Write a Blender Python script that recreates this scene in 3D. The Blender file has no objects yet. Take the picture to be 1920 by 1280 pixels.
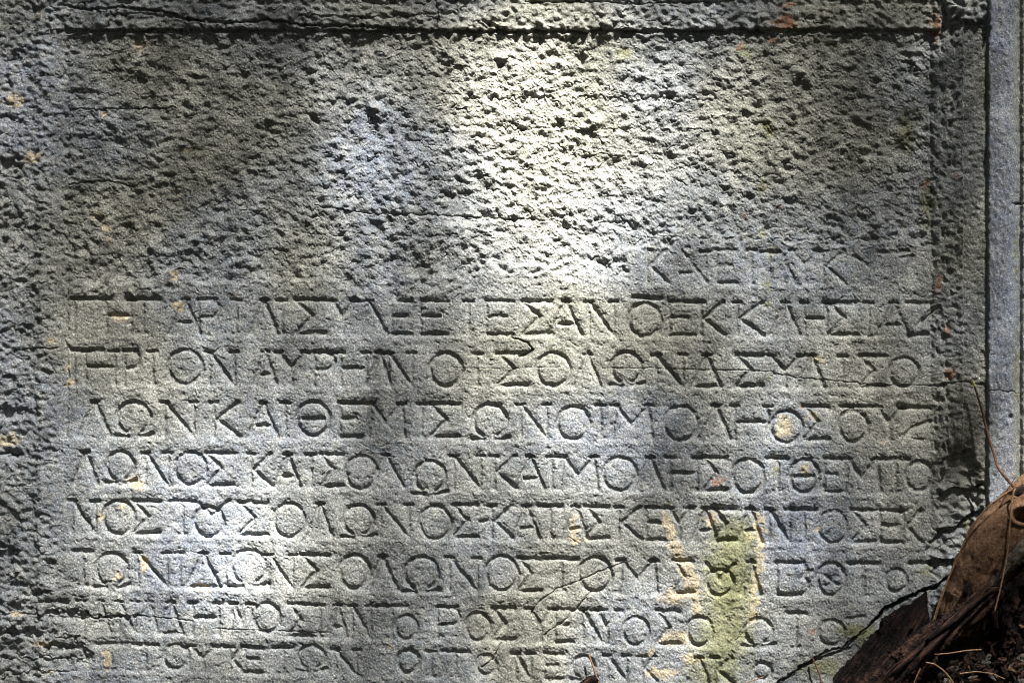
import bpy, math, random
import numpy as np
from mathutils import Vector, noise as mnoise

random.seed(7)
rng = np.random.default_rng(11)
scene = bpy.context.scene
COL = scene.collection

# ------------------------------------------------------------------ camera, sky, sun, exposure
PX = 1.0 / 1600.0            # one photograph pixel is 0.625 mm on the stone
CAM = 1.2 * 85 / 36          # distance of the camera from the stone face
cd = bpy.data.cameras.new('camera'); cam = bpy.data.objects.new('camera', cd); COL.objects.link(cam)
cd.lens = 85; cd.sensor_width = 36; cd.clip_start = 0.05; cd.clip_end = 200
cam.location = (0, -CAM, 0); cam.rotation_euler = (math.radians(90), 0, 0)
scene.camera = cam

SUN = Vector((0.24, -0.50, 0.84)).normalized()      # direction towards the sun
elev = math.asin(SUN.z); azim = math.atan2(SUN.x, SUN.y)
w = bpy.data.worlds.new('World'); scene.world = w; w.use_nodes = True
nt = w.node_tree; bg = nt.nodes['Background']
sky = nt.nodes.new('ShaderNodeTexSky'); sky.sky_type = 'NISHITA'; sky.sun_disc = False
sky.sun_elevation = elev; sky.sun_rotation = azim
nt.links.new(sky.outputs[0], bg.inputs[0]); bg.inputs[1].default_value = 0.05
sl = bpy.data.lights.new('sun', 'SUN'); so = bpy.data.objects.new('sun', sl); COL.objects.link(so)
sl.energy = 5.0; sl.angle = math.radians(0.5); sl.color = (1.0, 0.98, 0.94)
so.rotation_euler = SUN.to_track_quat('Z', 'Y').to_euler(); so.location = (0.5, -3, 5)
scene.view_settings.view_transform = 'Standard'
scene.view_settings.look = 'None'
scene.view_settings.gamma = 1.0
scene.view_settings.exposure = 2.7
scene.cycles.pixel_filter_type = 'BLACKMAN_HARRIS'; scene.cycles.filter_width = 1.0

# ------------------------------------------------------------------ helpers
def W(x, y, h):
    """photograph pixel + height above the stone (in pixels) -> place in metres, seen along the camera's ray"""
    k = (CAM - h * PX) / CAM
    return ((x - 960) * PX * k, -h * PX, (640 - y) * PX * k)

def props(o, label=None, cat=None, group=None, kind=None):
    if label: o['label'] = label
    if cat: o['category'] = cat
    if group: o['group'] = group
    if kind: o['kind'] = kind
    return o

def mesh_np(name, co, faces, mat, smooth=False, attr=None):
    """co (n,3), faces (m,4) -> mesh"""
    me = bpy.data.meshes.new(name)
    n = len(co); m = len(faces)
    me.vertices.add(n); me.vertices.foreach_set('co', np.ascontiguousarray(co, dtype=np.float32).ravel())
    me.loops.add(m * 4); me.loops.foreach_set('vertex_index', np.ascontiguousarray(faces, dtype=np.int32).ravel())
    me.polygons.add(m)
    me.polygons.foreach_set('loop_start', np.arange(0, m * 4, 4, dtype=np.int32))
    me.polygons.foreach_set('use_smooth', np.full(m, smooth, dtype=bool))
    if attr is not None:
        for nm, arr in attr.items():
            a = me.attributes.new(nm, 'FLOAT_COLOR', 'POINT')
            a.data.foreach_set('color', np.ascontiguousarray(arr, dtype=np.float32).ravel())
    me.update(calc_edges=True); me.validate()
    me.materials.append(mat)
    return me

def link(name, me, parent=None):
    o = bpy.data.objects.new(name, me); COL.objects.link(o)
    if parent: o.parent = parent
    return o

# ------------------------------------------------------------------ materials
def new_mat(name):
    m = bpy.data.materials.new(name); m.use_nodes = True
    t = m.node_tree; b = t.nodes['Principled BSDF']
    return m, t, b
def N(t, kind, **kw):
    n = t.nodes.new(kind)
    for k, v in kw.items(): setattr(n, k, v)
    return n
def mixrgb(t, fac, a, b, mode='MIX'):
    n = t.nodes.new('ShaderNodeMix'); n.data_type = 'RGBA'; n.blend_type = mode
    for sock, v in ((n.inputs[0], fac), (n.inputs[6], a), (n.inputs[7], b)):
        if hasattr(v, 'is_output'): t.links.new(v, sock)
        elif isinstance(v, tuple): sock.default_value = (*v, 1)
        else: sock.default_value = v
    return n.outputs[2]
def noise_tex(t, co, scale, detail=3, rough=0.6, vec_scale=None):
    n = t.nodes.new('ShaderNodeTexNoise'); n.inputs['Scale'].default_value = scale
    n.inputs['Detail'].default_value = detail; n.inputs['Roughness'].default_value = rough
    if vec_scale:
        mp = t.nodes.new('ShaderNodeMapping'); mp.inputs['Scale'].default_value = vec_scale
        t.links.new(co, mp.inputs[0]); co = mp.outputs[0]
    t.links.new(co, n.inputs['Vector']); return n.outputs['Fac']
def ramp(t, src, stops):
    r = t.nodes.new('ShaderNodeValToRGB'); t.links.new(src, r.inputs[0])
    e = r.color_ramp.elements
    while len(e) < len(stops): e.new(0.5)
    for el, (p, c) in zip(e, stops):
        el.position = p; el.color = (c, c, c, 1) if not isinstance(c, tuple) else (*c, 1)
    return r.outputs[0]

def make_stone():
    m, t, b = new_mat('weathered_stone')
    L = t.links
    co = N(t, 'ShaderNodeTexCoord').outputs['Object']
    st = N(t, 'ShaderNodeVertexColor'); st.layer_name = 'stain_light'
    sep = N(t, 'ShaderNodeSeparateColor'); L.new(st.outputs['Color'], sep.inputs[0])
    big = noise_tex(t, co, 9, 4, 0.6)
    mid = noise_tex(t, co, 70, 4, 0.65)
    fine = noise_tex(t, co, 540, 3, 0.8)
    base = mixrgb(t, ramp(t, big, [(0.35, 0.0), (0.65, 1.0)]), (0.165, 0.163, 0.130), (0.188, 0.188, 0.162))
    base = mixrgb(t, st.outputs['Alpha'], base, (0.170, 0.190, 0.232))  # alpha: bluish stone tone together with painted cool light
    base = mixrgb(t, ramp(t, mid, [(0.40, 0.0), (0.72, 0.55)]), base, (0.31, 0.30, 0.265))
    # crystals: pale and dark grains
    g1 = ramp(t, fine, [(0.34, 0.30), (0.45, 0.84), (0.55, 1.06), (0.66, 2.1)])
    base = mixrgb(t, 1.0, base, g1, 'MULTIPLY')
    # cream crust, moss, rust lichen
    br = noise_tex(t, co, 160, 4, 0.7)
    def edge(chan, lo, hi):
        a = N(t, 'ShaderNodeMath', operation='ADD'); L.new(chan, a.inputs[0])
        s = N(t, 'ShaderNodeMath', operation='MULTIPLY_ADD'); L.new(br, s.inputs[0]); s.inputs[1].default_value = 1.0; s.inputs[2].default_value = -0.5
        L.new(s.outputs[0], a.inputs[1])
        return ramp(t, a.outputs[0], [(lo, 0.0), (hi, 1.0)])
    def part(f, k):
        q = N(t, 'ShaderNodeMath', operation='MULTIPLY'); L.new(f, q.inputs[0]); q.inputs[1].default_value = k; return q.outputs[0]
    grain = ramp(t, fine, [(0.30, 0.45), (0.50, 0.95), (0.70, 1.5)])
    base = mixrgb(t, part(edge(sep.outputs[0], 0.32, 0.62), .78), base, mixrgb(t, 1.0, (0.40, 0.335, 0.225), grain, 'MULTIPLY'))
    base = mixrgb(t, part(edge(sep.outputs[1], 0.22, 0.90), .70), base, mixrgb(t, 1.0, mixrgb(t, br, (0.085, 0.088, 0.028), (0.25, 0.245, 0.095)), grain, 'MULTIPLY'))
    base = mixrgb(t, part(edge(sep.outputs[2], 0.35, 0.7), .8), base, mixrgb(t, 1.0, (0.24, 0.11, 0.055), grain, 'MULTIPLY'))
    L.new(base, b.inputs['Base Color'])
    b.inputs['Roughness'].default_value = 0.92
    b.inputs['Specular IOR Level'].default_value = 0.25
    bn = noise_tex(t, co, 640, 4, 0.8)
    bu = N(t, 'ShaderNodeBump'); bu.inputs['Strength'].default_value = 1.0; bu.inputs['Distance'].default_value = 0.0008
    L.new(bn, bu.inputs['Height']); L.new(bu.outputs[0], b.inputs['Normal'])
    return m

def make_wood(name, dark, light, vec=(1, 1, 1), scale=60, bump=0.002, spots=None, rough=0.8, grain=None, spec=.3):
    m, t, b = new_mat(name); L = t.links
    co = N(t, 'ShaderNodeTexCoord').outputs['Object']
    if grain is not None:       # lengthwise streaks along the limb
        mp = N(t, 'ShaderNodeMapping'); mp.inputs['Rotation'].default_value = (0, grain, 0); L.new(co, mp.inputs[0])
        a = noise_tex(t, mp.outputs[0], scale, 5, 0.7, (1, 1, .10))
    else: a = noise_tex(t, co, scale, 5, 0.7, vec)
    f = noise_tex(t, co, 380, 4, 0.75)
    c = mixrgb(t, ramp(t, a, [(0.46, 0.0), (0.66, 1.0)] if grain is not None else [(0.35, 0.0), (0.68, 1.0)]), dark, light)
    c = mixrgb(t, 1.0, c, ramp(t, f, [(0.32, 0.5), (0.66, 1.45)]), 'MULTIPLY')
    if spots:
        s = noise_tex(t, co, 210, 4, 0.8)
        c = mixrgb(t, ramp(t, s, [(0.53, 0.0), (0.64, 1.0)]), c, spots)
    L.new(c, b.inputs['Base Color']); b.inputs['Roughness'].default_value = rough
    b.inputs['Specular IOR Level'].default_value = spec
    bu = N(t, 'ShaderNodeBump'); bu.inputs['Strength'].default_value = 1.0; bu.inputs['Distance'].default_value = bump
    hh = f
    if grain is not None:
        q = N(t, 'ShaderNodeMath', operation='ADD'); L.new(a, q.inputs[0]); L.new(f, q.inputs[1]); hh = q.outputs[0]
    L.new(hh, bu.inputs['Height']); L.new(bu.outputs[0], b.inputs['Normal'])
    return m

STONE = make_stone()
M_ROOT = make_wood('live_root_bark', (0.12, 0.060, 0.030), (0.26, 0.150, 0.082), scale=90, bump=.004, spots=(0.055, 0.030, 0.016))
M_DEAD = make_wood('rotten_wood', (0.0012, 0.0008, 0.0006), (0.055, 0.025, 0.016), scale=260, bump=0.006, rough=0.6, grain=-.55, spec=.2)
M_SPLIT = make_wood('split_wood', (0.006, 0.003, 0.002), (0.12, 0.060, 0.038), scale=230, bump=0.004, rough=0.7, grain=-.85, spec=.2)
M_GREY = make_wood('grey_wood', (0.05, 0.042, 0.033), (0.15, 0.125, 0.10), scale=100, bump=0.002)
M_SOIL = make_wood('dark_mould', (0.004, 0.003, 0.002), (0.020, 0.013, 0.008), scale=150, bump=0.003)
M_NEEDLE = make_wood('dry_needle', (0.16, 0.085, 0.04), (0.30, 0.19, 0.10), scale=200, bump=0.0003, rough=0.6)
M_TWIG = make_wood('twig_bark', (0.05, 0.024, 0.014), (0.16, 0.075, 0.04), scale=300, bump=0.0005)
M_BUD = make_wood('twig_bud', (0.30, 0.28, 0.08), (0.45, 0.42, 0.14), scale=300, bump=0.0003)
M_LEAF = make_wood('tree_foliage', (0.045, 0.055, 0.014), (0.08, 0.095, 0.024), scale=4, bump=0.001)
M_TRUNK = make_wood('tree_bark', (0.05, 0.035, 0.025), (0.14, 0.10, 0.07), scale=8, bump=0.01)

# ------------------------------------------------------------------ the stone: one fine relief
STEP = 1.6
X0, X1, Y0, Y1 = -64, 1984, -48, 1328
nx = int((X1 - X0) / STEP) + 1; ny = int((Y1 - Y0) / STEP) + 1
gx = X0 + STEP * np.arange(nx); gy = Y0 + STEP * np.arange(ny)
GX, GY = np.meshgrid(gx, gy)

kx = np.fft.rfftfreq(nx, STEP); ky = np.fft.fftfreq(ny, STEP)
KX, KY = np.meshgrid(kx, ky)
def band(l0, l1, ax=1.0, ay=1.0, rot=0.0, seed=0):
    """noise with wavelengths l0..l1 pixels, unit variance; ax, ay stretch it"""
    r = np.random.default_rng(100 + seed)
    f = np.fft.rfft2(r.standard_normal((ny, nx)))
    c, s = math.cos(rot), math.sin(rot)
    kk = np.hypot((KX * c + KY * s) * ax, (-KX * s + KY * c) * ay) + 1e-9
    lo, hi = 1.0 / l1, 1.0 / l0
    g = np.exp(-(kk / hi) ** 4) * (1 - np.exp(-(kk / lo) ** 4)) / kk
    z = np.fft.irfft2(f * g, s=(ny, nx))
    return (z - z.mean()) / z.std()

def sm(a, b, x):
    t = np.clip((x - a) / (b - a), 0, 1); return t * t * (3 - 2 * t)

def cells(scale, seed, prob=1.0, rx=1.0, ry=1.0):
    """returns distance to nearest random point (px), and that point's random value"""
    r = np.random.default_rng(500 + seed)
    cx = int((X1 - X0) / scale) + 4; cy = int((Y1 - Y0) / scale) + 4
    jx = r.random((cy, cx)); jy = r.random((cy, cx)); val = r.random((cy, cx)); on = r.random((cy, cx)) < prob
    u = (GX - X0) / scale + 1; v = (GY - Y0) / scale + 1
    iu = np.floor(u).astype(int); iv = np.floor(v).astype(int)
    best = np.full(GX.shape, 1e9); bv = np.zeros(GX.shape)
    for dy in (-1, 0, 1):
        for dx in (-1, 0, 1):
            a = np.clip(iv + dy, 0, cy - 1); b_ = np.clip(iu + dx, 0, cx - 1)
            d = np.hypot((u - (b_ + jx[a, b_])) / rx, (v - (a + jy[a, b_])) / ry) * scale
            d = np.where(on[a, b_], d, 1e9)
            k = d < best; best = np.where(k, d, best); bv = np.where(k, val[a, b_], bv)
    return best, bv

def chips(scale, seed, prob, rx, ry, dep, lip=2.2):
    """shallow flakes: a steep upper lip and a floor that runs out downwards"""
    r = np.random.default_rng(900 + seed); out = np.zeros(GX.shape)
    cx = int((X1 - X0) / scale) + 4; cy = int((Y1 - Y0) / scale) + 4
    jx = r.random((cy, cx)); jy = r.random((cy, cx)); on = r.random((cy, cx)) < prob
    kx_ = rx * (.45 + 1.0 * r.random((cy, cx)) ** 1.5); ky_ = ry * (.45 + .9 * r.random((cy, cx)) ** 1.5); kd = dep * (.3 + .9 * r.random((cy, cx)) ** 1.5); tl = (r.random((cy, cx)) - .45) * .9
    u = (warpx - X0) / scale + 1; v = (warpy - Y0) / scale + 1
    iu = np.floor(u).astype(int); iv = np.floor(v).astype(int)
    for dy in (-1, 0, 1):
        for dx in (-1, 0, 1):
            a = np.clip(iv + dy, 0, cy - 1); b_ = np.clip(iu + dx, 0, cx - 1)
            X = (u - (b_ + jx[a, b_])) * scale; Y = (v - (a + jy[a, b_])) * scale + tl[a, b_] * X
            f = np.exp(-(X / kx_[a, b_]) ** 2) * sm(-lip, lip * .4, Y) * np.exp(-np.maximum(Y, 0) / ky_[a, b_] * 1.3)
            out = np.maximum(out, np.where(on[a, b_], kd[a, b_] * f, 0))
    return out

n_micro = band(4, 8, seed=1); n_small = band(9, 22, ax=1.2, seed=2); n_mid = band(16, 40, ax=1.2, rot=0.35, seed=3)
n_mid2 = band(14, 30, ax=1.5, rot=-0.45, seed=4); n_low = band(60, 220, seed=5); n_big = band(200, 700, seed=6)
n_ragx = band(8, 40, seed=7); n_ragy = band(8, 40, seed=8); n_patch = band(40, 120, seed=9)
n_fr = band(10, 50, ax=1.35, rot=0.25, seed=21); n_fr2 = band(13, 70, ax=1.5, rot=-0.3, seed=22); n_amp = band(50, 200, seed=23)
warpx = GX + n_ragx * 3.0; warpy = GY + n_ragy * 3.0
edgex = GX + n_ragx * 1.2; edgey = GY + n_ragy * 1.2

def seg_d(px, py, x0, y0, x1, y1):
    dx, dy = x1 - x0, y1 - y0; L2 = dx * dx + dy * dy + 1e-9
    t = np.clip(((px - x0) * dx + (py - y0) * dy) / L2, 0, 1)
    return np.hypot(px - (x0 + t * dx), py - (y0 + t * dy))

# where the face has flaked or been pecked away (0..1)
low_edge = np.interp(gx, [0, 110, 250, 420, 600, 700, 840, 900, 960, 1120, 1190, 1230, 1300, 1750], [530, 535, 530, 522, 520, 545, 535, 515, 500, 520, 470, 440, 445, 446])[None, :]
E = sm(10, -14, warpy + 7 * n_fr2 + 5 * n_patch - low_edge) * sm(112, 132, warpx) * sm(1752, 1738, warpx) * sm(56, 74, warpy)
E = np.maximum(E, 0.42 * sm(200, 60, np.hypot((GX - 60) , (GY - 1200) * 1.1) + n_patch * 25))
lb = sm(118, 96, warpx + 6 * n_patch)                       # rough left border
tm = sm(57.5, 54.5, edgey - 0.0 * GX - 1.5 * n_patch) * sm(84, 104, warpx) * sm(1768, 1748, warpx)   # top moulding

H = n_low * 1.2 + n_micro * 0.22 + n_small * 0.34 + n_mid * .25
rough = n_fr * 1.35 + n_fr2 * 1.15 + n_micro * .12 + n_small * .35 + n_mid * 0.5 + band(30, 90, ax=.6, seed=24) * 1.6 - .5 * np.abs(n_mid2)
rough = rough * (1 + .22 * np.tanh(n_amp)) + n_amp * 1.6
H += E * (-6.0 + rough * (0.66 + 0.26 * np.tanh(n_patch)))
d1, v1 = cells(34, 1, 0.55, 1.15, 0.8)
H -= .70 * E * (chips(24, 1, .75, 8, 7, 6.0) + chips(13, 2, .6, 4, 4, 3.8, 1.5) + chips(48, 3, .6, 18, 10, 6.5) * .8)
H -= (1 - E) * chips(22, 4, .25, 5, 5, 3.0, 1.6)
H -= E * 2.5 * np.exp(-(d1 / (3 + 3 * v1)) ** 2) * (v1 > 0.45)
d2, v2 = cells(60, 2, 0.4, 1.3, 0.8)
H -= (0.25 + 0.75 * E) * 7.0 * np.exp(-(d2 / (4 + 6 * v2)) ** 2) * (v2 > 0.6) * (np.hypot(GX - 703, GY - 216) > 45)
d3, v3 = cells(14, 3, 0.5)
H -= 1.6 * np.exp(-(d3 / (1.8 + 2.0 * v3)) ** 2)
# ledge below the pecked field
H += 1.2 * np.exp(-((warpy + 7 * n_fr2 + 5 * n_patch - low_edge - 14) / 7) ** 2) * sm(120, 150, GX) * sm(1740, 1700, GX)
# horizontal ridges left by the chisel inside the pecked field
for (xa, xb, ya, yb, a) in [(880, 1340, 183, 186, 4), (850, 1330, 238, 245, 2.5), (640, 1180, 395, 420, 3), (1230, 1740, 446, 450, 3), (400, 900, 432, 446, 2), (900, 1250, 300, 290, 2)]:
    H -= a * np.clip(1 - seg_d(warpx, warpy, xa, ya, xb, yb) / 5, 0, 1)
# larger knocks
for (cx, cy, rx, ry, a) in [(840, 368, 26, 10, -6), (1195, 322, 14, 9, -9), (1045, 232, 12, 7, -8), (1092, 108, 14, 9, -8), (735, 488, 12, 10, -7), (800, 500, 14, 9, -7), (812, 515, 10, 8, -6), (160, 260, 16, 7, -4),
                            (895, 255, 12, 6, -8), (1620, 400, 18, 12, -6), (1625, 402, 8, 6, 5), (270, 88, 22, 9, -5), (655, 85, 20, 8, -6), (640, 190, 25, 6, -5), (530, 258, 12, 8, -7), (1100, 300, 12, 7, -6), (200, 255, 9, 5, -6),
                            (1300, 395, 12, 8, -7), (480, 300, 10, 6, -6), (880, 492, 22, 7, -6), (1165, 510, 12, 8, -6), (1400, 60, 40, 6, -5)]:
    H += a * np.exp(-(((warpx - cx) / rx) ** 2 + ((warpy - cy) / ry) ** 2) ** 1.5)
H += 8 * np.exp(-(np.hypot((GX - 703) / 16, (GY - 216) / 26)) ** 2) * (H < -11)
H = np.where(H < -13, -13 + .25 * (H + 13), H)
# left border: rough column with chips
H += sm(126, 92, edgex) * 5.0 + 4.0 * np.exp(-((edgex - 78 - 2 * n_patch) / 7) ** 2) - 3.5 * sm(72, 60, edgex + 3 * n_patch)
H += lb * (-1.0 + n_fr * 1.0 + n_small * .5 + n_patch * .6) - lb * (chips(30, 6, .6, 12, 8, 4.8) + chips(15, 7, .5, 5, 4, 3.5, 1.6))
H -= 4.0 * np.exp(-((edgex - 126) / 3.5) ** 2) * sm(60, 90, GY) * sm(900, 700, GY)
H -= sm(62, 40, warpx + 10 * n_patch) * 5 * sm(-.2, .8, n_patch)
for (cx, cy, rx, ry, a) in [(20, 775, 26, 14, -14), (8, 1040, 20, 20, -18), (18, 310, 24, 9, -10), (40, 620, 16, 12, -8), (15, 850, 26, 8, -9), (30, 110, 35, 16, -6), (12, 420, 18, 14, -8), (50, 1185, 50, 7, -11),
                            (30, 1140, 16, 9, -10), (110, 1148, 40, 5, -9), (150, 1158, 26, 5, -8), (118, 1212, 26, 5, -8), (75, 1110, 18, 5, -8), (10, 1215, 22, 6, -8), (160, 1228, 12, 7, -6), (58, 18, 22, 9, -6), (128, 372, 8, 5, -5)]:
    H += a * np.exp(-(((warpx - cx) / rx) ** 2 + ((warpy - cy) / ry) ** 2) ** 1.6)
for k, (ya, yb, a, l) in enumerate([(1150, 1156, 7, 260), (1188, 1196, 6, 150), (1232, 1236, 5, 170), (1262, 1258, 5, 140)]):
    H -= a * np.clip(1 - seg_d(warpx, warpy, 0, ya, l, yb) / 4, 0, 1)
# top moulding, standing proud over a dark undercut
H += tm * (5.5 + n_fr * 1.6 + n_small * .8 + n_patch * 1.2 - 4 * np.exp(-((GY - 6) / 8) ** 2) - chips(24, 8, .7, 11, 7, 7) - .10 * np.clip(56 - GY, 0, 60))
H -= 9 * np.exp(-((edgey - 58.5) / 3.4) ** 2) * sm(95, 130, GX) * sm(1760, 1720, GX) * (0.75 + 0.35 * np.tanh(n_patch + .4))
for (xs, ys, a, wd) in [([110, 170, 230, 300, 350, 420, 500, 570, 680, 800], [10, 18, 14, 22, 36, 44, 38, 48, 50, 57], 14, 4.0), ([200, 260, 330, 420], [30, 24, 34, 40], 8, 3), ([905, 918, 932, 940], [40, 46, 52, 58], 12, 5),
                        ([815, 822, 818], [0, 25, 52], 7, 2.5), ([560, 700, 860], [30, 34, 24], 6, 3), ([985, 1080, 1200, 1330], [4, 2, 6, 3], 8, 3)]:
    for i in range(len(xs) - 1):
        H -= a * tm * np.clip(1 - seg_d(edgex, edgey, xs[i], ys[i], xs[i + 1], ys[i + 1]) / wd, 0, 1)

# right frame: splayed rough band, flat fillet, round moulding, outer edge
splay = np.clip((GX + n_ragx * .8 - 1745) / 55, 0, 1)
rs = splay * 30
pit = cells(17, 5, 0.8, 0.8, 1.5)
rs = rs - (sm(1742, 1752, GX) * sm(1800, 1786, GX)) * 5.5 * np.exp(-(pit[0] / (2.5 + 4.0 * pit[1])) ** 2) * (pit[1] > .3)
H *= 1 - .45 * sm(1844, 1850, GX)
H += rs + (splay > 0) * splay * n_small * np.where(GX > 1801, .3, .6) * (GX < 1846)
H -= 3.5 * np.exp(-((edgex - 1747) / 4) ** 2) * sm(900, 500, GY)
H -= 8 * sm(1800, 1803, GX + n_ragx * .7)                                  # little step behind the arris
roll = np.clip((GX + n_ragx * .5 - 1846) / 62, 0, 1)
H += (GX > 1846) * (sm(1845.5, 1849, GX + n_ragx * .5) * 6 + 13 * np.sqrt(np.clip(1 - (2 * roll - 0.75) ** 2 / 1.6, 0, 1)) - 4 - 11 * sm(1886, 1910, GX))
H += 9 * sm(1909, 1914, GX + n_ragx * .6)
H += sm(1846, 1850, GX) * band(6, 60, ax=1.0, ay=2, seed=12) * 0.7
# top right corner block
cb = sm(46, 30, warpy - 0.25 * (GX - 1780)) * sm(1768, 1778, warpx) * sm(1856, 1848, GX)
H += cb * (13 + n_small * 1.0)
# broken patch at the foot of the right frame
bp = sm(1, 0.72, np.hypot((warpx - 1798) / 46, (warpy - 935) / 115)) + sm(1, 0.75, np.hypot((warpx - 1775) / 40, (warpy - 1040) / 60))
bp = np.clip(bp, 0, 1)
slant = ((GY - 850) * 0.35 + (GX - 1760) * 0.6)
saw = np.mod(GY + 0.5 * (GX - 1760) + n_patch * 8, 62) / 62
H = H * (1 - bp) + bp * (2 - 15 * (1 - saw) ** 1.3 - chips(22, 9, .8, 9, 7, 6) + n_fr * 1.6 + n_fr2 * 1.2 + n_small * .8 + 0.14 * (GX - 1750))
H -= 10 * np.clip(1 - seg_d(edgex, edgey, 1800, 715, 1847, 722) / 3.5, 0, 1) + 6 * np.clip(1 - seg_d(edgex, edgey, 1745, 724, 1800, 714) / 3, 0, 1)
H -= 10 * np.clip(1 - seg_d(edgex, edgey, 1895, 383, 1925, 384) / 3, 0, 1) + 3 * np.clip(1 - seg_d(edgex, edgey, 1850, 730, 1925, 738) / 2, 0, 1)
H -= 9 * np.exp(-(np.hypot(GX - 1888, GY - 780) / 5) ** 2)

# ------------------------------------------------------------------ the inscription
ROWS = {1: (468, .004, 530, .003), 2: (559.5, .005, 624, .003), 3: (656, .007, 719, .004), 4: (751, .007, 815, .006), 5: (846, .009, 906, .010),
        6: (936, .0125, 997, .012), 7: (1031, .016, 1094, .014), 8: (1123, .018, 1180, .022), 9: (1203, .022, 1250, .022)}
def rowy(r, x):
    a, b, c, d = ROWS[r]
    if r == 1: x -= 1200
    return a + b * x, c + d * x
V, D, HZ = 0.68, 0.85, 1.0     # depth of upright, slanting and level strokes
def arc(cx, cy, rx, ry, a0, a1, dep, n=16):
    p = [(cx + rx * math.cos(math.radians(a0 + (a1 - a0) * i / n)), cy - ry * math.sin(math.radians(a0 + (a1 - a0) * i / n))) for i in range(n + 1)]
    return (p, dep, 1.0)
def glyph(r, c, *a):
    """list of (polyline, depth, width)"""
    def L(x0, y0, x1, y1, dep, wd=1.0): return ([(x0, y0), (x1, y1)], dep, wd)
    s = []
    if c == 'O': cx, cy, rx, ry = a; s = [arc(cx, cy, rx, ry, 0, 360, .85, 28)]
    elif c == 'Q': cx, cy, rx, ry = a; s = [arc(cx, cy, rx, ry, 0, 360, .85, 28), L(cx - rx * .65, cy, cx + rx * .65, cy, HZ)]
    elif c == 'W':
        cx, cy, rx, ry = a; s = [arc(cx, cy, rx, ry, -62, 242, .85, 26), L(cx - rx * 1.12, cy + ry + 3, cx - rx * .38, cy + ry + 4, .95), L(cx + rx * .38, cy + ry + 4, cx + rx * 1.15, cy + ry - 1, .95)]
    else:
        x0, x1 = a[0], a[-1] if len(a) > 1 else a[0]
        t0, b0 = rowy(r, x0); t1, b1 = rowy(r, x1); xm = (x0 + x1) / 2; tm_, bm = rowy(r, xm); mid = (tm_ + bm) / 2
        ser = lambda x, y, wd=7: L(x - wd, y + 1, x + wd, y + 1, .95, .9)
        if c == 'E': s = [L(x0, t0, x1, t1 + 1, HZ), L(x0 + 4, mid - 2, x0 + (x1 - x0) * .72, mid - 2, .95), L(x0 + 2, b0, x1, b1, HZ), L(x0, t0, x0, b0, V)]
        elif c == 'S': s = [L(x0, t0, x1, t1 + 1, HZ, 1.15), L(x0 + 6, t0 + 6, x0 + (x1 - x0) * .58, mid - 2, D), L(x0 + (x1 - x0) * .58, mid - 2, x0 + 3, b0 - 3, D), L(x0 + 4, b0, x1, b1 - 2, HZ, 1.1)]
        elif c == 'N': s = [ser(x0, t0), L(x0, t0, x0, b0, V * .8), L(x0 + 2, t0 + 2, x1 - 2, b1 - 3, D + .12), L(x1, t1, x1, b1, V), ser(x1, t1)]
        elif c == 'M': s = [L(x0 + 6, t0, x0, b0, V), L(x0 + 6, t0, xm, mid + 6, D), L(xm, mid + 6, x1 - 6, t1, D), L(x1 - 6, t1, x1, b1, V + .1), ser(x0 + 4, t0), ser(x1 - 6, t1)]
        elif c == 'I': s = [ser(x0, t0, 8), L(x0, t0, x0, b0, V), L(x0 - 5, b0, x0 + 5, b0, .5)]
        elif c == 'T': s = [L(x0, t0, x1, t1, HZ, 1.1), L(xm, tm_, xm, bm, V), L(xm - 6, bm, xm + 7, bm, .5)]
        elif c == 'G': s = [L(x0, t0, x1, t1, HZ, 1.15), L(x0 + 4, t0, x0 + 4, b0, V)]
        elif c == 'H': s = [ser(x0, t0), ser(x1, t1), L(x0, t0, x0, b0, V), L(x1, t1, x1, b1, V), L(x0 + 5, mid - 1, x1 - 5, mid - 1, HZ)]
        elif c == 'A': s = [ser(xm, tm_, 6), L(xm, tm_, x0, b0, D + .12, 1.1), L(xm, tm_, x1, b1, D), L(x0 + (x1 - x0) * .26, mid + 11, x1 - (x1 - x0) * .26, mid + 11, .95)]
        elif c == 'L': s = [ser(xm, tm_, 6), L(xm, tm_, x0, b0, D + .12, 1.1), L(xm, tm_, x1, b1, D)]
        elif c == 'D': s = [ser(xm, tm_, 6), L(xm, tm_, x0, b0, D + .12, 1.1), L(xm, tm_, x1, b1, D), L(x0, b0, x1, b1, HZ)]
        elif c == 'U': s = [ser(x0, t0, 6), ser(x1, t1, 6), L(x0, t0, xm, mid, D), L(xm, mid, x1, t1, D), L(xm, mid, xm, bm, V)]
        elif c == 'K': s = [ser(x0, t0), L(x0, t0, x0, b0, V), L(x1, t1, x0 + 6, mid, D + .1), L(x0 + 6, mid, x1 + 3, b1, D + .1)]
        elif c == 'P': s = [L(x0, t0, x0, b0, V), L(x0, t0, x1 - 6, t1, .95), arc(x1 - 14, tm_ + 17, 12, 15, 80, -100, .8, 10), L(x0, tm_ + 33, x1 - 12, tm_ + 33, .7)]
        elif c == 'B': s = [L(x0, t0, x0, b0, V), L(x0, t0, x1 - 8, t1, .8), arc(x1 - 14, tm_ + 15, 12, 14, 90, -90, .7, 8), arc(x1 - 12, bm - 17, 14, 16, 90, -90, .7, 8), L(x0, b0, x1 - 12, b1, .9)]
        elif c == '-': s = [L(x0, a[1], x1, a[1], HZ)]
    return s
def free(*ls):   # hand traced strokes: (x0,y0,x1,y1,depth)
    return [([(q[0], q[1]), (q[2], q[3])], q[4], 1.0) for q in ls]

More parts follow.
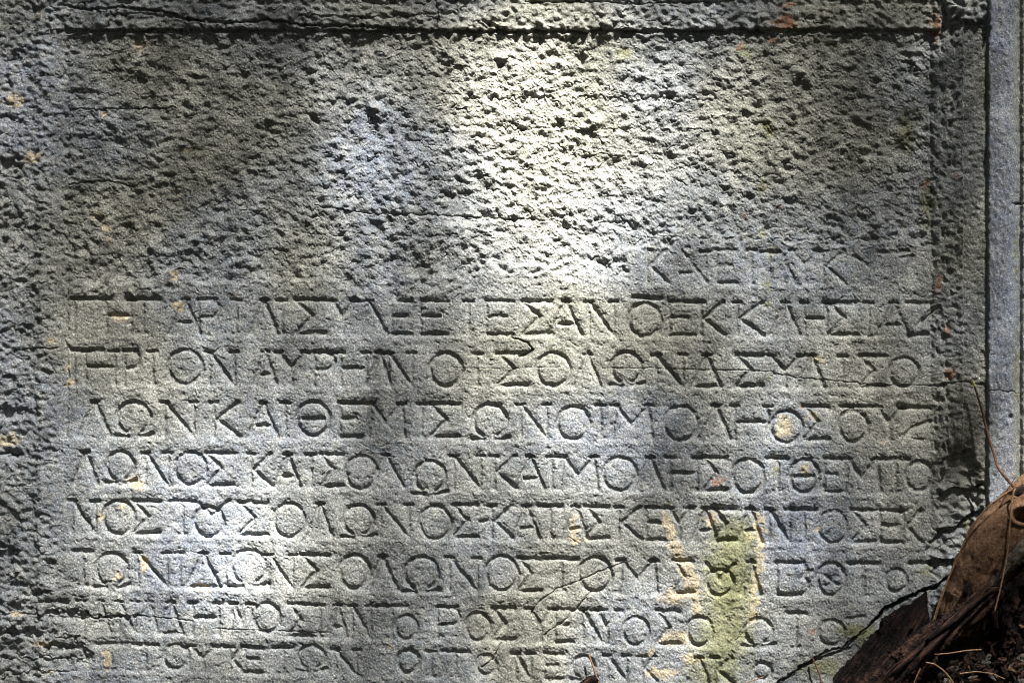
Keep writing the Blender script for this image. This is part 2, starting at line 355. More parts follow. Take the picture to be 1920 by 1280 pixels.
TXT = {
 1: [('K', 1213, 1250), free((1280, 471, 1267, 521, .7), (1275, 512, 1294, 512, .9), (1280, 471, 1326, 531, .6)), free((1313, 473, 1332, 473, .8), (1322, 473, 1322, 528, .4)), ('E', 1344, 1381), ('I', 1408), free((1427, 473, 1462, 473, 1), (1444, 474, 1444, 528, .4)),
     free((1471, 490, 1492, 532, .9), (1471, 480, 1471, 530, .4)), ('U', 1487, 1532), ('K', 1543, 1582), free((1602, 480, 1631, 500, .9), (1631, 500, 1648, 482, .7), (1648, 474, 1703, 471, 1)), free((1712, 480, 1688, 530, 1), (1688, 530, 1662, 545, .6), (1690, 484, 1712, 480, .6))],
 2: [('G', 134, 184), ('H', 198, 245), ('T', 236, 298), ('A', 318, 375), ('P', 372, 412), ('I', 442), ('L', 470, 520), ('I', 528), ('S', 553, 609), ('U', 622, 664), free((692, 565, 727, 628, .95), (692, 565, 676, 628, .4), (664, 565, 700, 565, .7)), ('E', 733, 770), ('E', 788, 838), ('I', 878), ('E', 912, 962), ('S', 980, 1034),
     ('A', 1031, 1090), ('N', 1104, 1150), ('O', 1209, 600, 30, 31), free((1187, 557, 1240, 560, 1)), ('E', 1255, 1302), ('K', 1314, 1356), ('K', 1382, 1430), ('L', 1446, 1500), ('H', 1508, 1550), ('S', 1553, 1606), ('I', 1628), ('A', 1645, 1705), free((1700, 568, 1740, 569, .9), (1752, 578, 1722, 608, .9), (1702, 630, 1740, 626, .9))],
 3: [('G', 134, 192), ('H', 160, 214), ('P', 232, 262), ('I', 285), ('O', 347, 688, 32, 32), ('N', 392, 438), ('A', 476, 518), ('U', 522, 572), ('P', 588, 628), ('H', 638, 686), ('L', 690, 732), ('N', 728, 772), ('O', 836, 693, 30, 31), ('I', 894), ('S', 933, 987), ('O', 1037, 693, 31, 31), ('L', 1078, 1126),
     ('W', 1175, 690, 28, 29), ('N', 1230, 1280), ('D', 1300, 1350), ('S', 1380, 1430), ('U', 1446, 1500), ('L', 1500, 1545), ('I', 1580), ('S', 1612, 1658), ('O', 1695, 698, 27, 27)],
 4: [('L', 150, 205), ('W', 250, 784, 31, 30), ('N', 308, 362), ('K', 400, 446), ('A', 466, 520), ('I', 534), ('Q', 587, 785, 30, 32), ('E', 636, 678), ('M', 690, 758), ('I', 790), ('S', 806, 860), ('W', 919, 789, 31, 31), ('N', 976, 1025), ('O', 1075, 793, 30, 31), ('I', 1126), ('M', 1148, 1222), ('O', 1277, 794, 31, 32),
     ('L', 1314, 1370), ('H', 1378, 1440), ('O', 1475, 801, 29, 30), ('S', 1507, 1553), ('O', 1600, 799, 27, 29), free((1575, 762, 1634, 763, 1)), ('U', 1645, 1690), free((1690, 764, 1740, 764, 1), (1745, 790, 1710, 802, 1), (1710, 802, 1694, 826, .9), (1712, 825, 1730, 824, .9))],
 5: [('L', 138, 182), ('W', 225, 874, 25, 27), ('N', 272, 314), ('O', 357, 878, 29, 30), ('S', 386, 436), ('K', 470, 508), ('A', 516, 562), ('I', 582), ('S', 600, 642), ('O', 678, 886, 29, 31), ('L', 690, 756), ('W', 806, 893, 29, 29), ('N', 850, 900), ('K', 926, 966), ('A', 968, 1020), ('I', 1034), ('M', 1050, 1120), ('O', 1162, 889, 31, 31),
     ('L', 1194, 1244), ('H', 1256, 1306), ('S', 1319, 1362), ('O', 1403, 893, 29, 32), ('T', 1440, 1476), ('Q', 1508, 893, 27, 31), ('E', 1545, 1577), ('M', 1584, 1650), ('T', 1656, 1702), ('O', 1724, 893, 25, 27)],
 6: [('N', 134, 178), ('O', 222, 970, 29, 31), ('S', 250, 298), ('T', 319, 364), ('O', 391, 978, 27, 28), free((372, 944, 398, 966, .7), (398, 966, 430, 938, .9)), ('S', 447, 500), ('O', 542, 975, 28, 32), ('L', 578, 622), ('W', 672, 975, 28, 28), ('N', 714, 766), ('O', 816, 980, 29, 31), ('S', 850, 895), free((900, 978, 912, 976, .9)), ('K', 922, 960),
     ('A', 962, 1012), ('T', 1009, 1053), ('A', 1056, 1102), ('S', 1098, 1140), ('K', 1160, 1200), ('E', 1212, 1246), ('U', 1254, 1294), ('A', 1300, 1346), ('S', 1338, 1378), ('A', 1386, 1428), ('N', 1442, 1480), ('T', 1486, 1530), ('O', 1562, 988, 26, 30), ('S', 1597, 1642), ('E', 1650, 1690), ('K', 1694, 1726)],
 7: [('T', 137, 172), ('W', 209, 1067, 29, 30), ('N', 258, 312), ('I', 336), ('D', 350, 412), ('I', 422), ('W', 466, 1063, 32, 32), ('N', 504, 548), ('S', 565, 615), ('O', 664, 1072, 28, 31), ('L', 690, 744), ('W', 790, 1075, 31, 31), ('N', 842, 894), ('O', 941, 1075, 30, 32), ('S', 972, 1014), ('T', 1024, 1081), ('O', 1116, 1077, 31, 31), ('M', 1160, 1232),
     ('S', 1262, 1298), ('O', 1350, 1092, 25, 24), free((1324, 1056, 1350, 1086, .8), (1350, 1086, 1376, 1058, .8)), ('L', 1390, 1426), ('B', 1456, 1514), ('O', 1559, 1086, 26, 30), free((1550, 1080, 1570, 1096, .8), (1568, 1080, 1552, 1098, .7)), ('T', 1590, 1648), ('O', 1681, 1088, 19, 21), free((1706, 1057, 1745, 1055, 1))],
 8: [free((76, 1128, 124, 1130, .8), (84, 1158, 130, 1160, .7)), ('M', 112, 156), ('A', 168, 206), ('N', 222, 252), ('L', 262, 296), ('D', 300, 340), ('H', 360, 408), ('M', 432, 474), ('O', 500, 1158, 24, 27), ('S', 541, 580), ('I', 598), ('A', 614, 650), ('N', 660, 694), ('T', 706, 762), ('O', 762, 1176, 20, 22), ('P', 820, 862), ('O', 896, 1175, 22, 26), ('S', 923, 964), ('U', 992, 1036), ('E', 1040, 1074), ('N', 1092, 1130), ('U', 1116, 1160),
     ('O', 1192, 1183, 24, 26), ('S', 1231, 1273), ('O', 1312, 1184, 23, 27), ('W', 1422, 1184, 26, 24), ('T', 1474, 1510), ('O', 1559, 1186, 24, 23), free((1588, 1160, 1620, 1156, 1))],
 9: [free((96, 1207, 140, 1212, .9), (150, 1214, 166, 1230, .6)), ('A', 132, 168), ('T', 180, 236), ('T', 250, 294), ('O', 330, 1231, 23, 22), ('U', 358, 404), ('K', 430, 452), ('E', 459, 490), ('T', 512, 548), ('W', 584, 1232, 24, 22), ('N', 628, 668), ('O', 765, 1239, 19, 21), ('I', 808), ('T', 828, 878), ('O', 912, 1246, 18, 18), ('N', 966, 994), ('E', 1020, 1054), ('W', 1094, 1250, 20, 20), ('N', 1138, 1174), ('K', 1204, 1228), ('L', 1290, 1330), ('K', 1340, 1372), ('O', 1430, 1258, 16, 15)],
}
PID = np.zeros((ny, nx), np.int16)          # which part a grid point belongs to
letters = []
HB = H.copy()
wear = 0.92 + 0.16 * np.tanh(n_patch * 0.9)
for r, lst in TXT.items():
    for item in lst:
        strokes = item if isinstance(item, list) else glyph(r, *item)
        allp = np.array([p for s in strokes for p in s[0]])
        xa, ya = allp.min(0) - 12; xb, yb = allp.max(0) + 12
        i0, i1 = max(0, int((xa - X0) / STEP)), min(nx, int((xb - X0) / STEP) + 2)
        j0, j1 = max(0, int((ya - Y0) / STEP)), min(ny, int((yb - Y0) / STEP) + 2)
        if i1 <= i0 or j1 <= j0: continue
        sl_ = (slice(j0, j1), slice(i0, i1))
        px_ = GX[sl_] + n_ragx[sl_] * 0.5; py_ = GY[sl_] + n_ragy[sl_] * 0.5
        carve = np.zeros(px_.shape)
        lw = random.uniform(0.9, 1.12)
        for pts, dep, wd in strokes:
            hw = 5.5 * wd * (0.85 + 0.25 * dep) * lw
            d = np.full(px_.shape, 1e9)
            for (p, q) in zip(pts[:-1], pts[1:]):
                d = np.minimum(d, seg_d(px_, py_, p[0], p[1], q[0], q[1]))
            carve = np.maximum(carve, dep * (.80 * sm(hw + .6, hw * 0.10, d) + .24 * sm(hw * 2.5, hw * .4, d)))
        rowdep = {1: 5.5, 2: 7.5, 3: 7.8, 4: 7.8, 5: 7.8, 6: 8.0, 7: 8.0, 8: 7.2, 9: 7.0}[r]
        xc = allp[:, 0].mean()
        fade = 0.85 if xc > 1540 else 1.0
        if r in (8, 9) and xc < 300: fade = 0.75
        cdep = carve * rowdep * fade * wear[sl_] * lw
        H[sl_] -= cdep
        letters.append(1)
        lid = 100 + len(letters)
        P = PID[sl_]; P[(cdep > 1.9) & (P == 0)] = lid

# faint guide lines and the swelling between the rows
for r in ROWS:
    a, b, c, d = ROWS[r]
    off = (1200 if r == 1 else 0)
    yl = c + b * 0 + d * (GX - off) + 9
    msk = sm(120, 150, GX) * sm(1745, 1700, GX) * (sm(1190, 1230, GX) if r == 1 else 1)
    H += 1.5 * np.exp(-((warpy * .4 + GY * .6 - yl) / 5.5) ** 2) * msk * (0.6 + 0.5 * np.tanh(n_patch))

# cracks
def crack(pts, dep, wd, nz=1.0):
    global H
    xs = [p[0] for p in pts]; ys = [p[1] for p in pts]
    i0, i1 = max(0, int((min(xs) - 30 - X0) / STEP)), min(nx, int((max(xs) + 30 - X0) / STEP))
    j0, j1 = max(0, int((min(ys) - 30 - Y0) / STEP)), min(ny, int((max(ys) + 30 - Y0) / STEP))
    s_ = (slice(j0, j1), slice(i0, i1))
    d = np.full(GX[s_].shape, 1e9)
    for p, q in zip(pts[:-1], pts[1:]):
        d = np.minimum(d, seg_d(GX[s_] + n_ragx[s_] * nz, GY[s_] + n_ragy[s_] * nz, p[0], p[1], q[0], q[1]))
    H[s_] -= dep * sm(wd, wd * 0.3, d)
CR = [(1430, 1296), (1460, 1278), (1519, 1239), (1545, 1222), (1581, 1213), (1605, 1192), (1637, 1167), (1660, 1140), (1684, 1128), (1731, 1106), (1752, 1101), (1775, 1084), (1800, 1060)]
crack(CR, 12, 3.2, 1.2)
crack(CR[6:12], 14, 4.8, .9)
crack([(1500, 1252), (1530, 1236), (1556, 1228), (1590, 1216)], 7, 3.6, 1.4)
crack([(850, 689), (905, 690), (960, 691), (1000, 689), (1050, 688)], 1.6, 1.8, .5); crack([(1130, 690), (1240, 690), (1330, 694), (1400, 694), (1450, 697)], 2.0, 2.0, .5)
crack([(1450, 700), (1510, 709), (1560, 713), (1650, 722), (1740, 722)], 2.6, 2.0, .8)
crack([(60, 1153), (155, 1160), (250, 1153), (330, 1160), (360, 1165)], 3, 2.2, .8); crack([(400, 1178), (440, 1180), (540, 1183), (620, 1186)], 2, 2, .5)
crack([(1170, 1055), (1130, 1068), (1090, 1087), (1045, 1103), (1010, 1128), (995, 1150)], 3.5, 2.2, .7)
crack([(1108, 1108), (1085, 1135), (1062, 1160), (1020, 1190)], 3.5, 2.2, .7); crack([(940, 1205), (925, 1232), (905, 1250)], 5, 2.2, .7)
crack([(590, 385), (690, 400), (800, 402), (960, 410)], 4, 2.2, .8); crack([(960, 632), (985, 640), (1000, 655), (975, 668)], 7, 3.0, .9)
crack([(130, 345), (200, 338), (250, 350)], 6, 2.6, 1); crack([(130, 205), (330, 202)], 4, 2.4, 1); crack([(100, 690), (105, 700)], 3, 2)
crack([(1757, 578), (1730, 604)], 6, 2.4, .4); crack([(30, 655), (110, 652)], 4, 2.2, .8); crack([(0, 850), (40, 852)], 9, 3, 1)
# the broken off corner below the crack sits a little back
crx = [p[0] for p in CR]; cry = [p[1] for p in CR]
yc = np.interp(gx, crx, cry)[None, :]
corner = (GY > yc) & (GX > 1430)
H -= corner * sm(0, 6, GY - yc) * 6

# depth skirt: outermost ring runs back to the body of the block
H[0, :] = H[-1, :] = -70; H[:, 0] = H[:, -1] = -70

# regions of the block
reg = np.zeros((ny, nx), np.int16)
reg[:] = 1
reg[(GX < 116)] = 3
reg[(GY < 57) & (GX >= 92) & (GX < 1760)] = 2
reg[(GX >= 1748)] = 4
reg[(GX >= 1801)] = 5
reg[(GX >= 1847)] = 6
reg[(GX >= 1910)] = 7
reg[(cb > .5)] = 8
reg[corner & (GX < 1748)] = 9
PID = np.where((PID > 0) & np.isin(reg, (1, 9)), PID, reg)

# ------------------------------------------------------------------ stains with a shape of their own, and cool light painted as bluish tint
def blob(cx, cy, rx, ry): return np.exp(-(((warpx - cx) / rx) ** 2 + ((warpy - cy) / ry) ** 2))
cream = np.zeros_like(H)
for b_ in [(25, 190, 22, 16), (60, 295, 18, 16), (15, 825, 26, 14), (255, 905, 22, 16), (378, 1101, 22, 7), (1470, 800, 20, 24), (182, 402, 10, 8), (330, 360, 8, 8), (350, 280, 14, 8), (262, 85, 18, 9), (335, 575, 10, 16), (190, 968, 12, 9),
           (230, 950, 14, 6), (270, 1053, 10, 22), (130, 718, 8, 8), (128, 690, 10, 9), (200, 425, 8, 8), (205, 450, 6, 6), (325, 515, 12, 10), (222, 1080, 10, 8), (30, 1150, 16, 8), (80, 1205, 20, 8), (200, 1240, 8, 24), (95, 1258, 8, 6), (733, 1207, 8, 6),
           (1075, 985, 8, 28), (1082, 1012, 22, 6), (1250, 975, 9, 20), (1262, 1010, 11, 24), (1276, 1045, 13, 22), (1292, 1078, 13, 24), (1302, 1108, 11, 18), (1308, 1140, 9, 16), (1335, 975, 12, 16), (1260, 1120, 26, 18), (1265, 1195, 30, 16), (1240, 1262, 34, 12), (1300, 1235, 26, 14), (1215, 1225, 20, 8), (1426, 1030, 8, 60), (1416, 1105, 8, 44), (1421, 980, 8, 22), (1404, 1010, 6, 20), (1410, 1150, 8, 20),
           (100, 640, 10, 10), (190, 215, 8, 6), (1535, 672, 12, 6), (1525, 780, 14, 6), (1660, 828, 10, 3), (1510, 880, 8, 14), (1535, 994, 8, 6), (70, 30, 10, 8), (225, 595, 22, 7)]:
    cream += blob(*b_) * (0.75 if b_[2] * b_[3] > 1500 else 0.9)
cream = np.clip(cream, 0, 1)
cream = np.maximum(cream, 0.30 * sm(1.0, 2.2, n_patch) * sm(400, 100, GX))
inpatch = sm(1438, 1430, edgex + 0.06 * (GY - 1000)) * sm(1235, 1300, warpx) * sm(935, 975, warpy)
moss = np.clip(1.0 * blob(1370, 1090, 58, 110) + .7 * blob(1350, 1210, 60, 50) + .6 * blob(1330, 1270, 80, 30) + .5 * blob(1385, 1000, 40, 40), 0, 1) * (0.25 + 0.75 * inpatch)
for b_ in [(1450, 472, 14, 10), (1440, 535, 9, 16), (1430, 440, 12, 16), (1455, 880, 10, 7), (1430, 350, 10, 20), (1440, 240, 14, 20), (1395, 100, 22, 14), (1170, 100, 20, 14), (1434, 708, 6, 5), (1600, 1180, 40, 14), (1640, 1200, 40, 20), (1540, 1250, 60, 20), (1899, 700, 6, 90), (1900, 480, 5, 60), (1440, 570, 6, 6), (1740, 380, 14, 60), (1730, 1070, 24, 12), (1815, 985, 10, 30), (1250, 945, 10, 6), (1700, 250, 20, 50)]:
    moss += blob(*b_) * .85
moss = np.clip(moss, 0, 1)
rust = np.zeros_like(H)
for b_ in [(1465, 45, 26, 12), (1480, 40, 14, 14), (1450, 75, 10, 8), (1390, 88, 9, 8), (1433, 270, 6, 8), (1450, 240, 6, 6), (1460, 385, 6, 6), (1400, 405, 7, 7), (1440, 655, 4, 7), (1454, 675, 4, 8), (1500, 760, 8, 7), (1755, 50, 14, 40), (1760, 530, 8, 30), (1480, 8, 20, 8), (1775, 620, 8, 16), (1350, 900, 24, 9), (1445, 1000, 6, 8), (1520, 1185, 8, 14), (1780, 700, 14, 14), (1010, 120, 4, 4), (1740, 340, 8, 16), (1788, 330, 6, 8)]:
    rust += blob(*b_) * .72
rust = np.clip(rust, 0, 1)
cool_light_tint = 0.30 + 0.30 * np.tanh(n_big) + blob(700, 330, 110, 260) * .4 + blob(1150, 900, 200, 220) * .25 + blob(430, 950, 260, 190) * .55 + blob(40, 350, 70, 400) * .3 + blob(1480, 1030, 110, 110) * .5 + blob(1440, 620, 90, 130) * .5 + sm(1846, 1850, GX) * sm(1912, 1884, GX) * .8 + cb * .3 + blob(60, 1150, 160, 160) * .4 - blob(1000, 300, 120, 260) * .5  # stone's bluish tone, plus cool light of half-lit patches put into the colour
cool_light_tint = np.clip(cool_light_tint, 0, 1)
stain_light = np.stack([cream, moss, rust, cool_light_tint], axis=-1).reshape(-1, 4)

VX = (GX - 960) * PX; VZ = (640 - GY) * PX; VY = -H * PX
co_all = np.stack([VX, VY, VZ], -1).reshape(-1, 3)
idx = np.arange(nx * ny, dtype=np.int64).reshape(ny, nx)
F = np.stack([idx[:-1, :-1], idx[1:, :-1], idx[1:, 1:], idx[:-1, 1:]], -1).reshape(-1, 4)
fid = PID[:-1, :-1].reshape(-1)

block = props(bpy.data.objects.new('inscribed_block', None), 'grey weathered stone block with nine rows of Greek letters cut below a pecked field', 'inscribed stone')
block.location = (0, 0.1, -0.45); COL.objects.link(block)
OFF = np.array(block.location)
names = {1: ('inscribed_face', None), 2: ('top_moulding', 'projecting top moulding with a dark undercut'), 3: ('left_border', 'rough chipped left border'), 4: ('splayed_band', 'slanting band pitted by the chisel'),
         5: ('flat_fillet', None), 6: ('round_moulding', 'pale smooth upright moulding'), 7: ('outer_edge', None), 8: ('corner_block', 'pale lichen covered corner piece'), 9: ('cracked_corner', 'lower corner split off along a black crack')}
order = np.argsort(fid, kind='stable'); fs = fid[order]
uniq, start = np.unique(fs, return_index=True); ends = np.append(start[1:], len(fs))
parts = {}
remap = np.full(len(co_all), -1, np.int64)
for u, a, b_ in zip(uniq, start, ends):
    f = F[order[a:b_]]
    vs = np.unique(f); remap[vs] = np.arange(len(vs))
    nm = names[int(u)][0] if u < 100 else 'carved_letter'
    if u >= 100: parent = parts[1]
    else: parent = block
    me = mesh_np(nm, co_all[vs] - OFF, remap[f], STONE, False, {'stain_light': stain_light[vs]})
    o = link(nm, me, parent)
    if u < 100:
        parts[int(u)] = o
        if names[int(u)][1]: o['label'] = names[int(u)][1]

def box_mesh(name, x0, x1, y0, y1, z0, z1, mat):
    v = np.array([(x, y, z) for x in (x0, x1) for y in (y0, y1) for z in (z0, z1)])
    f = np.array([(0, 1, 3, 2), (4, 6, 7, 5), (0, 4, 5, 1), (2, 3, 7, 6), (0, 2, 6, 4), (1, 5, 7, 3)])
    st = np.zeros((8, 4)); return mesh_np(name, v, f, mat, False, {'stain_light': st})
xa, xb = (X0 - 960) * PX, (gx[-1] - 960) * PX; za, zb = (640 - gy[-1]) * PX, (640 - Y0) * PX
link('stone_body', box_mesh('stone_body', xa - OFF[0], xb - OFF[0], 70 * PX - .001 - OFF[1], .40 - OFF[1], za - OFF[2], zb - OFF[2], STONE), block)

# ------------------------------------------------------------------ roots, dead wood, litter
def tube(name, path, mat, nu=90, nv=36, amp=3.0, fib=0.0, flat=1.0, seed=0, mod=None, twist=0.0, ridges=0, parent=None, origin=None, cap=True, lump=30.0):
    """path: (x, y, h, r) in pixels; a limb with lengthwise fibres and lumps"""
    P = np.array(path, float); s = np.r_[0, np.cumsum(np.linalg.norm(np.diff(P[:, :3], axis=0), axis=1))]
    t = np.linspace(0, s[-1], nu)
    # smooth the centre line (Catmull-like through cubic blending)
    def interp(c):
        y = np.interp(t, s, P[:, c]); k = max(3, nu // (len(P) * 2) | 1)
        yp = np.pad(y, k, mode='reflect', reflect_type='odd'); ker = np.hanning(k + 2)[1:-1]; ker /= ker.sum()
        return np.convolve(yp, ker, mode='same')[k:-k]
    C = np.stack([interp(0), interp(1), interp(2)], -1); R = np.maximum(interp(3), .3)
    T = np.gradient(C, axis=0); T /= np.linalg.norm(T, axis=1)[:, None]
    up = np.array([0, 0, 1.0]); vs = []
    for i in range(nu):
        a = np.cross(T[i], up); a /= np.linalg.norm(a) + 1e-9; b = np.cross(a, T[i])
        for j in range(nv):
            th = 2 * math.pi * j / nv
            c_, s_ = math.cos(th), math.sin(th)
            tw = th + twist * t[i] / 100
            n1 = mnoise.fractal(Vector((math.cos(tw) * 1.2 + seed, math.sin(tw) * 1.2, t[i] / lump)), 0.8, 2.0, 4)
            n2 = mnoise.fractal(Vector((math.cos(tw) * 5, math.sin(tw) * 5 + seed, t[i] / 110.0)), 0.7, 2.0, 4)
            n3 = mnoise.noise(Vector((math.cos(tw) * R[i] / 4, math.sin(tw) * R[i] / 4 + seed, t[i] / 4.0)))
            sc = min(1.0, R[i] / max(12, fib * 3.2))
            r_ = R[i] + amp * sc * n1 * 1.6 + fib * sc * n2 * 2.0 + {'root_limb': 1.1, 'dead_stump_shard': 3.0, 'split_limb': 1.3, 'rotten_root_end': 3.0}.get(name, amp * .18) * sc * n3
            if ridges: r_ += ridges * sc * (abs(math.sin(2.5 * tw + n1 * 1.5)) - .5)
            p = C[i] + a * c_ * r_ + b * s_ * r_ * flat
            if mod is not None: p = mod(p)
            vs.append(W(*p))
    n0 = len(vs)
    fs_ = []
    for i in range(nu - 1):
        for j in range(nv):
            k = (j + 1) % nv
            fs_.append((i * nv + j, i * nv + k, (i + 1) * nv + k, (i + 1) * nv + j))
    if cap:
        for i in (0, nu - 1):
            c0 = np.mean(np.array(vs[i * nv:(i + 1) * nv]), axis=0); ci = len(vs); vs.append(tuple(c0))
            for j in range(0, nv, 2):
                fs_.append((ci, i * nv + j, i * nv + (j + 1) % nv, i * nv + (j + 2) % nv))
    me = mesh_np(name, np.array(vs) - (np.array(origin) if origin is not None else 0), np.array(fs_), mat, True)
    return link(name, me, parent)

def empty(name, loc, label, cat, group=None):
    o = bpy.data.objects.new(name, None); o.location = loc; COL.objects.link(o); return props(o, label, cat, group)

# living root with a knot hole
def knot(p):
    x, y, h = p
    if h > 60:
        d = math.hypot((x - 1922) / 24, (y - 966) / 15)
        if d < 1: h -= 34 * (1 - d * d) ** .5
        elif d < 1.5: h += 6 * (1 - abs(d - 1.25) / .25)
        d = math.hypot((x - 1868) / 6, (y - 1085) / 22)
        if d < 1: h -= 8 * (1 - d)
    return (x, y, h)
base = W(1760, 1310, 40)
rt = empty('living_root', base, 'thick light brown tree root with a knot hole, slanting up past the block', 'tree root')
tube('root_limb', [(2080, 840, 40, 64), (1990, 908, 55, 62), (1925, 966, 62, 58), (1876, 1020, 62, 64), (1842, 1085, 56, 60), (1806, 1150, 42, 50), (1780, 1215, 8, 40), (1760, 1300, -40, 30)], M_ROOT, nu=240, nv=110, amp=2.6, fib=2.6, seed=3, mod=knot, parent=rt, origin=base, lump=40)
tube('root_stub', [(1975, 915, 78, 17), (1935, 921, 88, 18), (1916, 926, 92, 17), (1905, 930, 92, 12), (1900, 933, 92, 3)], M_SPLIT, nu=40, nv=30, amp=1.5, seed=5, parent=rt, origin=base)
for k, (x, y, l, a) in enumerate([(1820, 1092, 50, .3), (1832, 1105, 56, .15), (1806, 1120, 40, .5), (1845, 1100, 62, .0), (1795, 1128, 34, .6), (1862, 1112, 50, -.1), (1815, 1085, 30, .2)]):
    tube('bark_splinter', [(x, y, 108, 1), (x + 3 - l * .2 * a, y + l * .35, 110, 5), (x - l * .4 * a, y + l * .8, 108, 8), (x - l * a * .5, y + l * 1.3, 96, 5)], M_DEAD, nu=26, nv=10, amp=1.5, fib=2, seed=20 + k, parent=rt, origin=base)

base = W(1620, 1330, 30)
o = tube('dead_stump_shard', [(1737, 1108, 62, 1), (1731, 1124, 62, 7), (1716, 1150, 60, 20), (1694, 1185, 56, 31), (1672, 1222, 50, 40), (1640, 1265, 46, 48), (1600, 1335, 40, 62)], M_DEAD, nu=180, nv=110, amp=3.0, fib=9.0, ridges=7, flat=.6, seed=9, origin=base, lump=60)
o.location = base; props(o, 'near black rotten shard of wood, pointed at the top, leaning against the stone', 'dead wood')
base = W(1660, 1330, 60)
sp = empty('split_root', base, 'dark brown split root with twisted ridges running up to the right', 'dead root')
tube('split_limb', [(1880, 1104, 112, 7), (1858, 1118, 114, 14), (1825, 1142, 112, 18), (1785, 1170, 108, 20), (1745, 1202, 100, 24), (1700, 1245, 92, 32), (1650, 1300, 80, 40), (1610, 1345, 80, 44)], M_SPLIT, nu=220, nv=90, amp=3.5, fib=5.5, ridges=7, flat=.8, seed=14, twist=.8, parent=sp, origin=base, lump=26)
for k, (p0, p1, p2) in enumerate([((1840, 1120, 130), (1790, 1160, 132), (1740, 1196, 124)), ((1878, 1102, 122), (1850, 1108, 130), (1815, 1140, 132)), ((1730, 1212, 124), (1690, 1244, 122), (1640, 1290, 112)), ((1780, 1180, 130), (1735, 1222, 126), (1700, 1262, 116))]):
    tube('wood_strand', [(*p0, 1.5), (*[(a + b) / 2 for a, b in zip(p0, p1)], 6), (*p1, 7), (*p2, 5)], M_SPLIT, nu=60, nv=18, amp=1.5, fib=1.5, seed=40 + k, parent=sp, origin=base)
base = W(1860, 1140, 90)
o = tube('grey_root_piece', [(1990, 990, 110, 24), (1940, 1022, 112, 22), (1905, 1042, 112, 17), (1878, 1068, 110, 11), (1858, 1100, 106, 7), (1850, 1120, 100, 3)], M_GREY, nu=120, nv=50, amp=2.5, fib=4, ridges=5, flat=.7, seed=31, origin=base, twist=.5)
o.location = base; props(o, 'grey brown strip of old root crossing the light brown root', 'dead root')
base = W(1930, 1180, 60)
o = tube('rotten_root_end', [(2040, 1000, 90, 50), (1975, 1050, 100, 46), (1930, 1100, 98, 40), (1900, 1150, 92, 30), (1888, 1200, 80, 22), (1880, 1250, 70, 12)], M_DEAD, nu=150, nv=70, amp=6, fib=6, ridges=6, flat=.8, seed=37, origin=base, lump=20)
o.location = base; props(o, 'black crumbling root end hanging behind the split root', 'dead root')

# mound of mould and litter filling the corner
gxs = np.arange(1600, 2010, 4.0); gys = np.arange(1120, 1360, 4.0); vs = []
for y in gys:
    for x in gxs:
        top = 1270 - 0.62 * min(x - 1600, 230) + (0.5 * max(0, x - 1880))
        k = max(0.0, min(1.0, (y - top) / 60))
        h = -20 + 95 * (k ** .5 if k > 0 else 0) + (14 * mnoise.fractal(Vector((x / 22, y / 22, 3)), .8, 2, 5) + 5 * abs(mnoise.noise(Vector((x / 6, y / 6, 1))))) * (k > 0)
        vs.append(W(x, y, h))
nxs = len(gxs); fl = [(j * nxs + i, (j + 1) * nxs + i, (j + 1) * nxs + i + 1, j * nxs + i + 1) for j in range(len(gys) - 1) for i in range(nxs - 1)]
o = link('leaf_mould', mesh_np('leaf_mould', np.array(vs), np.array(fl), M_SOIL, True))
props(o, 'black leaf mould and rotted crumbs heaped in the corner under the roots', 'leaf litter', kind='stuff')

def chip_mesh(seed, l, wdt):
    r = random.Random(seed); n, m = 8, 5; v = []
    curl = r.uniform(.2, .9)
    for side in (0, 1):
        for i in range(n):
            for j in range(m):
                u, q = i / (n - 1) - .5, j / (m - 1) - .5
                ww = wdt * (1 - (2 * u) ** 2 * .55) * (1 + .25 * mnoise.noise(Vector((u * 5, q * 3, seed))))
                z = curl * wdt * (.25 - q * q) + mnoise.noise(Vector((u * 4, q * 4, seed + 9))) * wdt * .35 - side * wdt * .13
                v.append((u * l * (1 + .18 * mnoise.noise(Vector((q * 6, seed, 1)))), q * ww, z))
    k = n * m; f = []
    for i in range(n - 1):
        for j in range(m - 1):
            a = i * m + j; f.append((a, a + m, a + m + 1, a + 1)); f.append((k + a, k + a + 1, k + a + m + 1, k + a + m))
    for i in range(n - 1):
        a = i * m; f.append((a, k + a, k + a + m, a + m)); a = i * m + m - 1; f.append((a, a + m, k + a + m, k + a))
    for j in range(m - 1):
        a = j; f.append((a, a + 1, k + a + 1, k + a)); a = (n - 1) * m + j; f.append((a, k + a, k + a + 1, a + 1))
    return np.array(v) * PX, np.array(f)
mats = [M_SPLIT, M_SPLIT, M_GREY, M_DEAD, M_SPLIT, M_ROOT]
protos = []
for k in range(10):
    v, f = chip_mesh(k, random.uniform(16, 34), random.uniform(7, 15)); protos.append(mesh_np('bark_chip', v, f, mats[k % 6], False))
for k in range(120):
    while True:
        x = random.uniform(1690, 1925); y = random.uniform(1140, 1285)
        if y > 1300 - .75 * (x - 1690) + 20 and (x > 1745 or y > 1262): break
    o = link('bark_chip', protos[k % 10]); o.location = W(x, y, random.uniform(76, 104))
    o.rotation_euler = (random.uniform(.6, 2.2), random.uniform(-1.2, 1.2), random.uniform(-.8, .8)); s_ = random.uniform(.35, 1.0); o.scale = (s_, s_, s_)
    tone = ['dark brown', 'dark brown', 'grey', 'near black', 'dark brown', 'tan'][(k % 10) % 6]
    props(o, 'small curled %s chip of bark in the litter under the roots' % tone, 'bark chip', tone + ' bark chips in the litter')

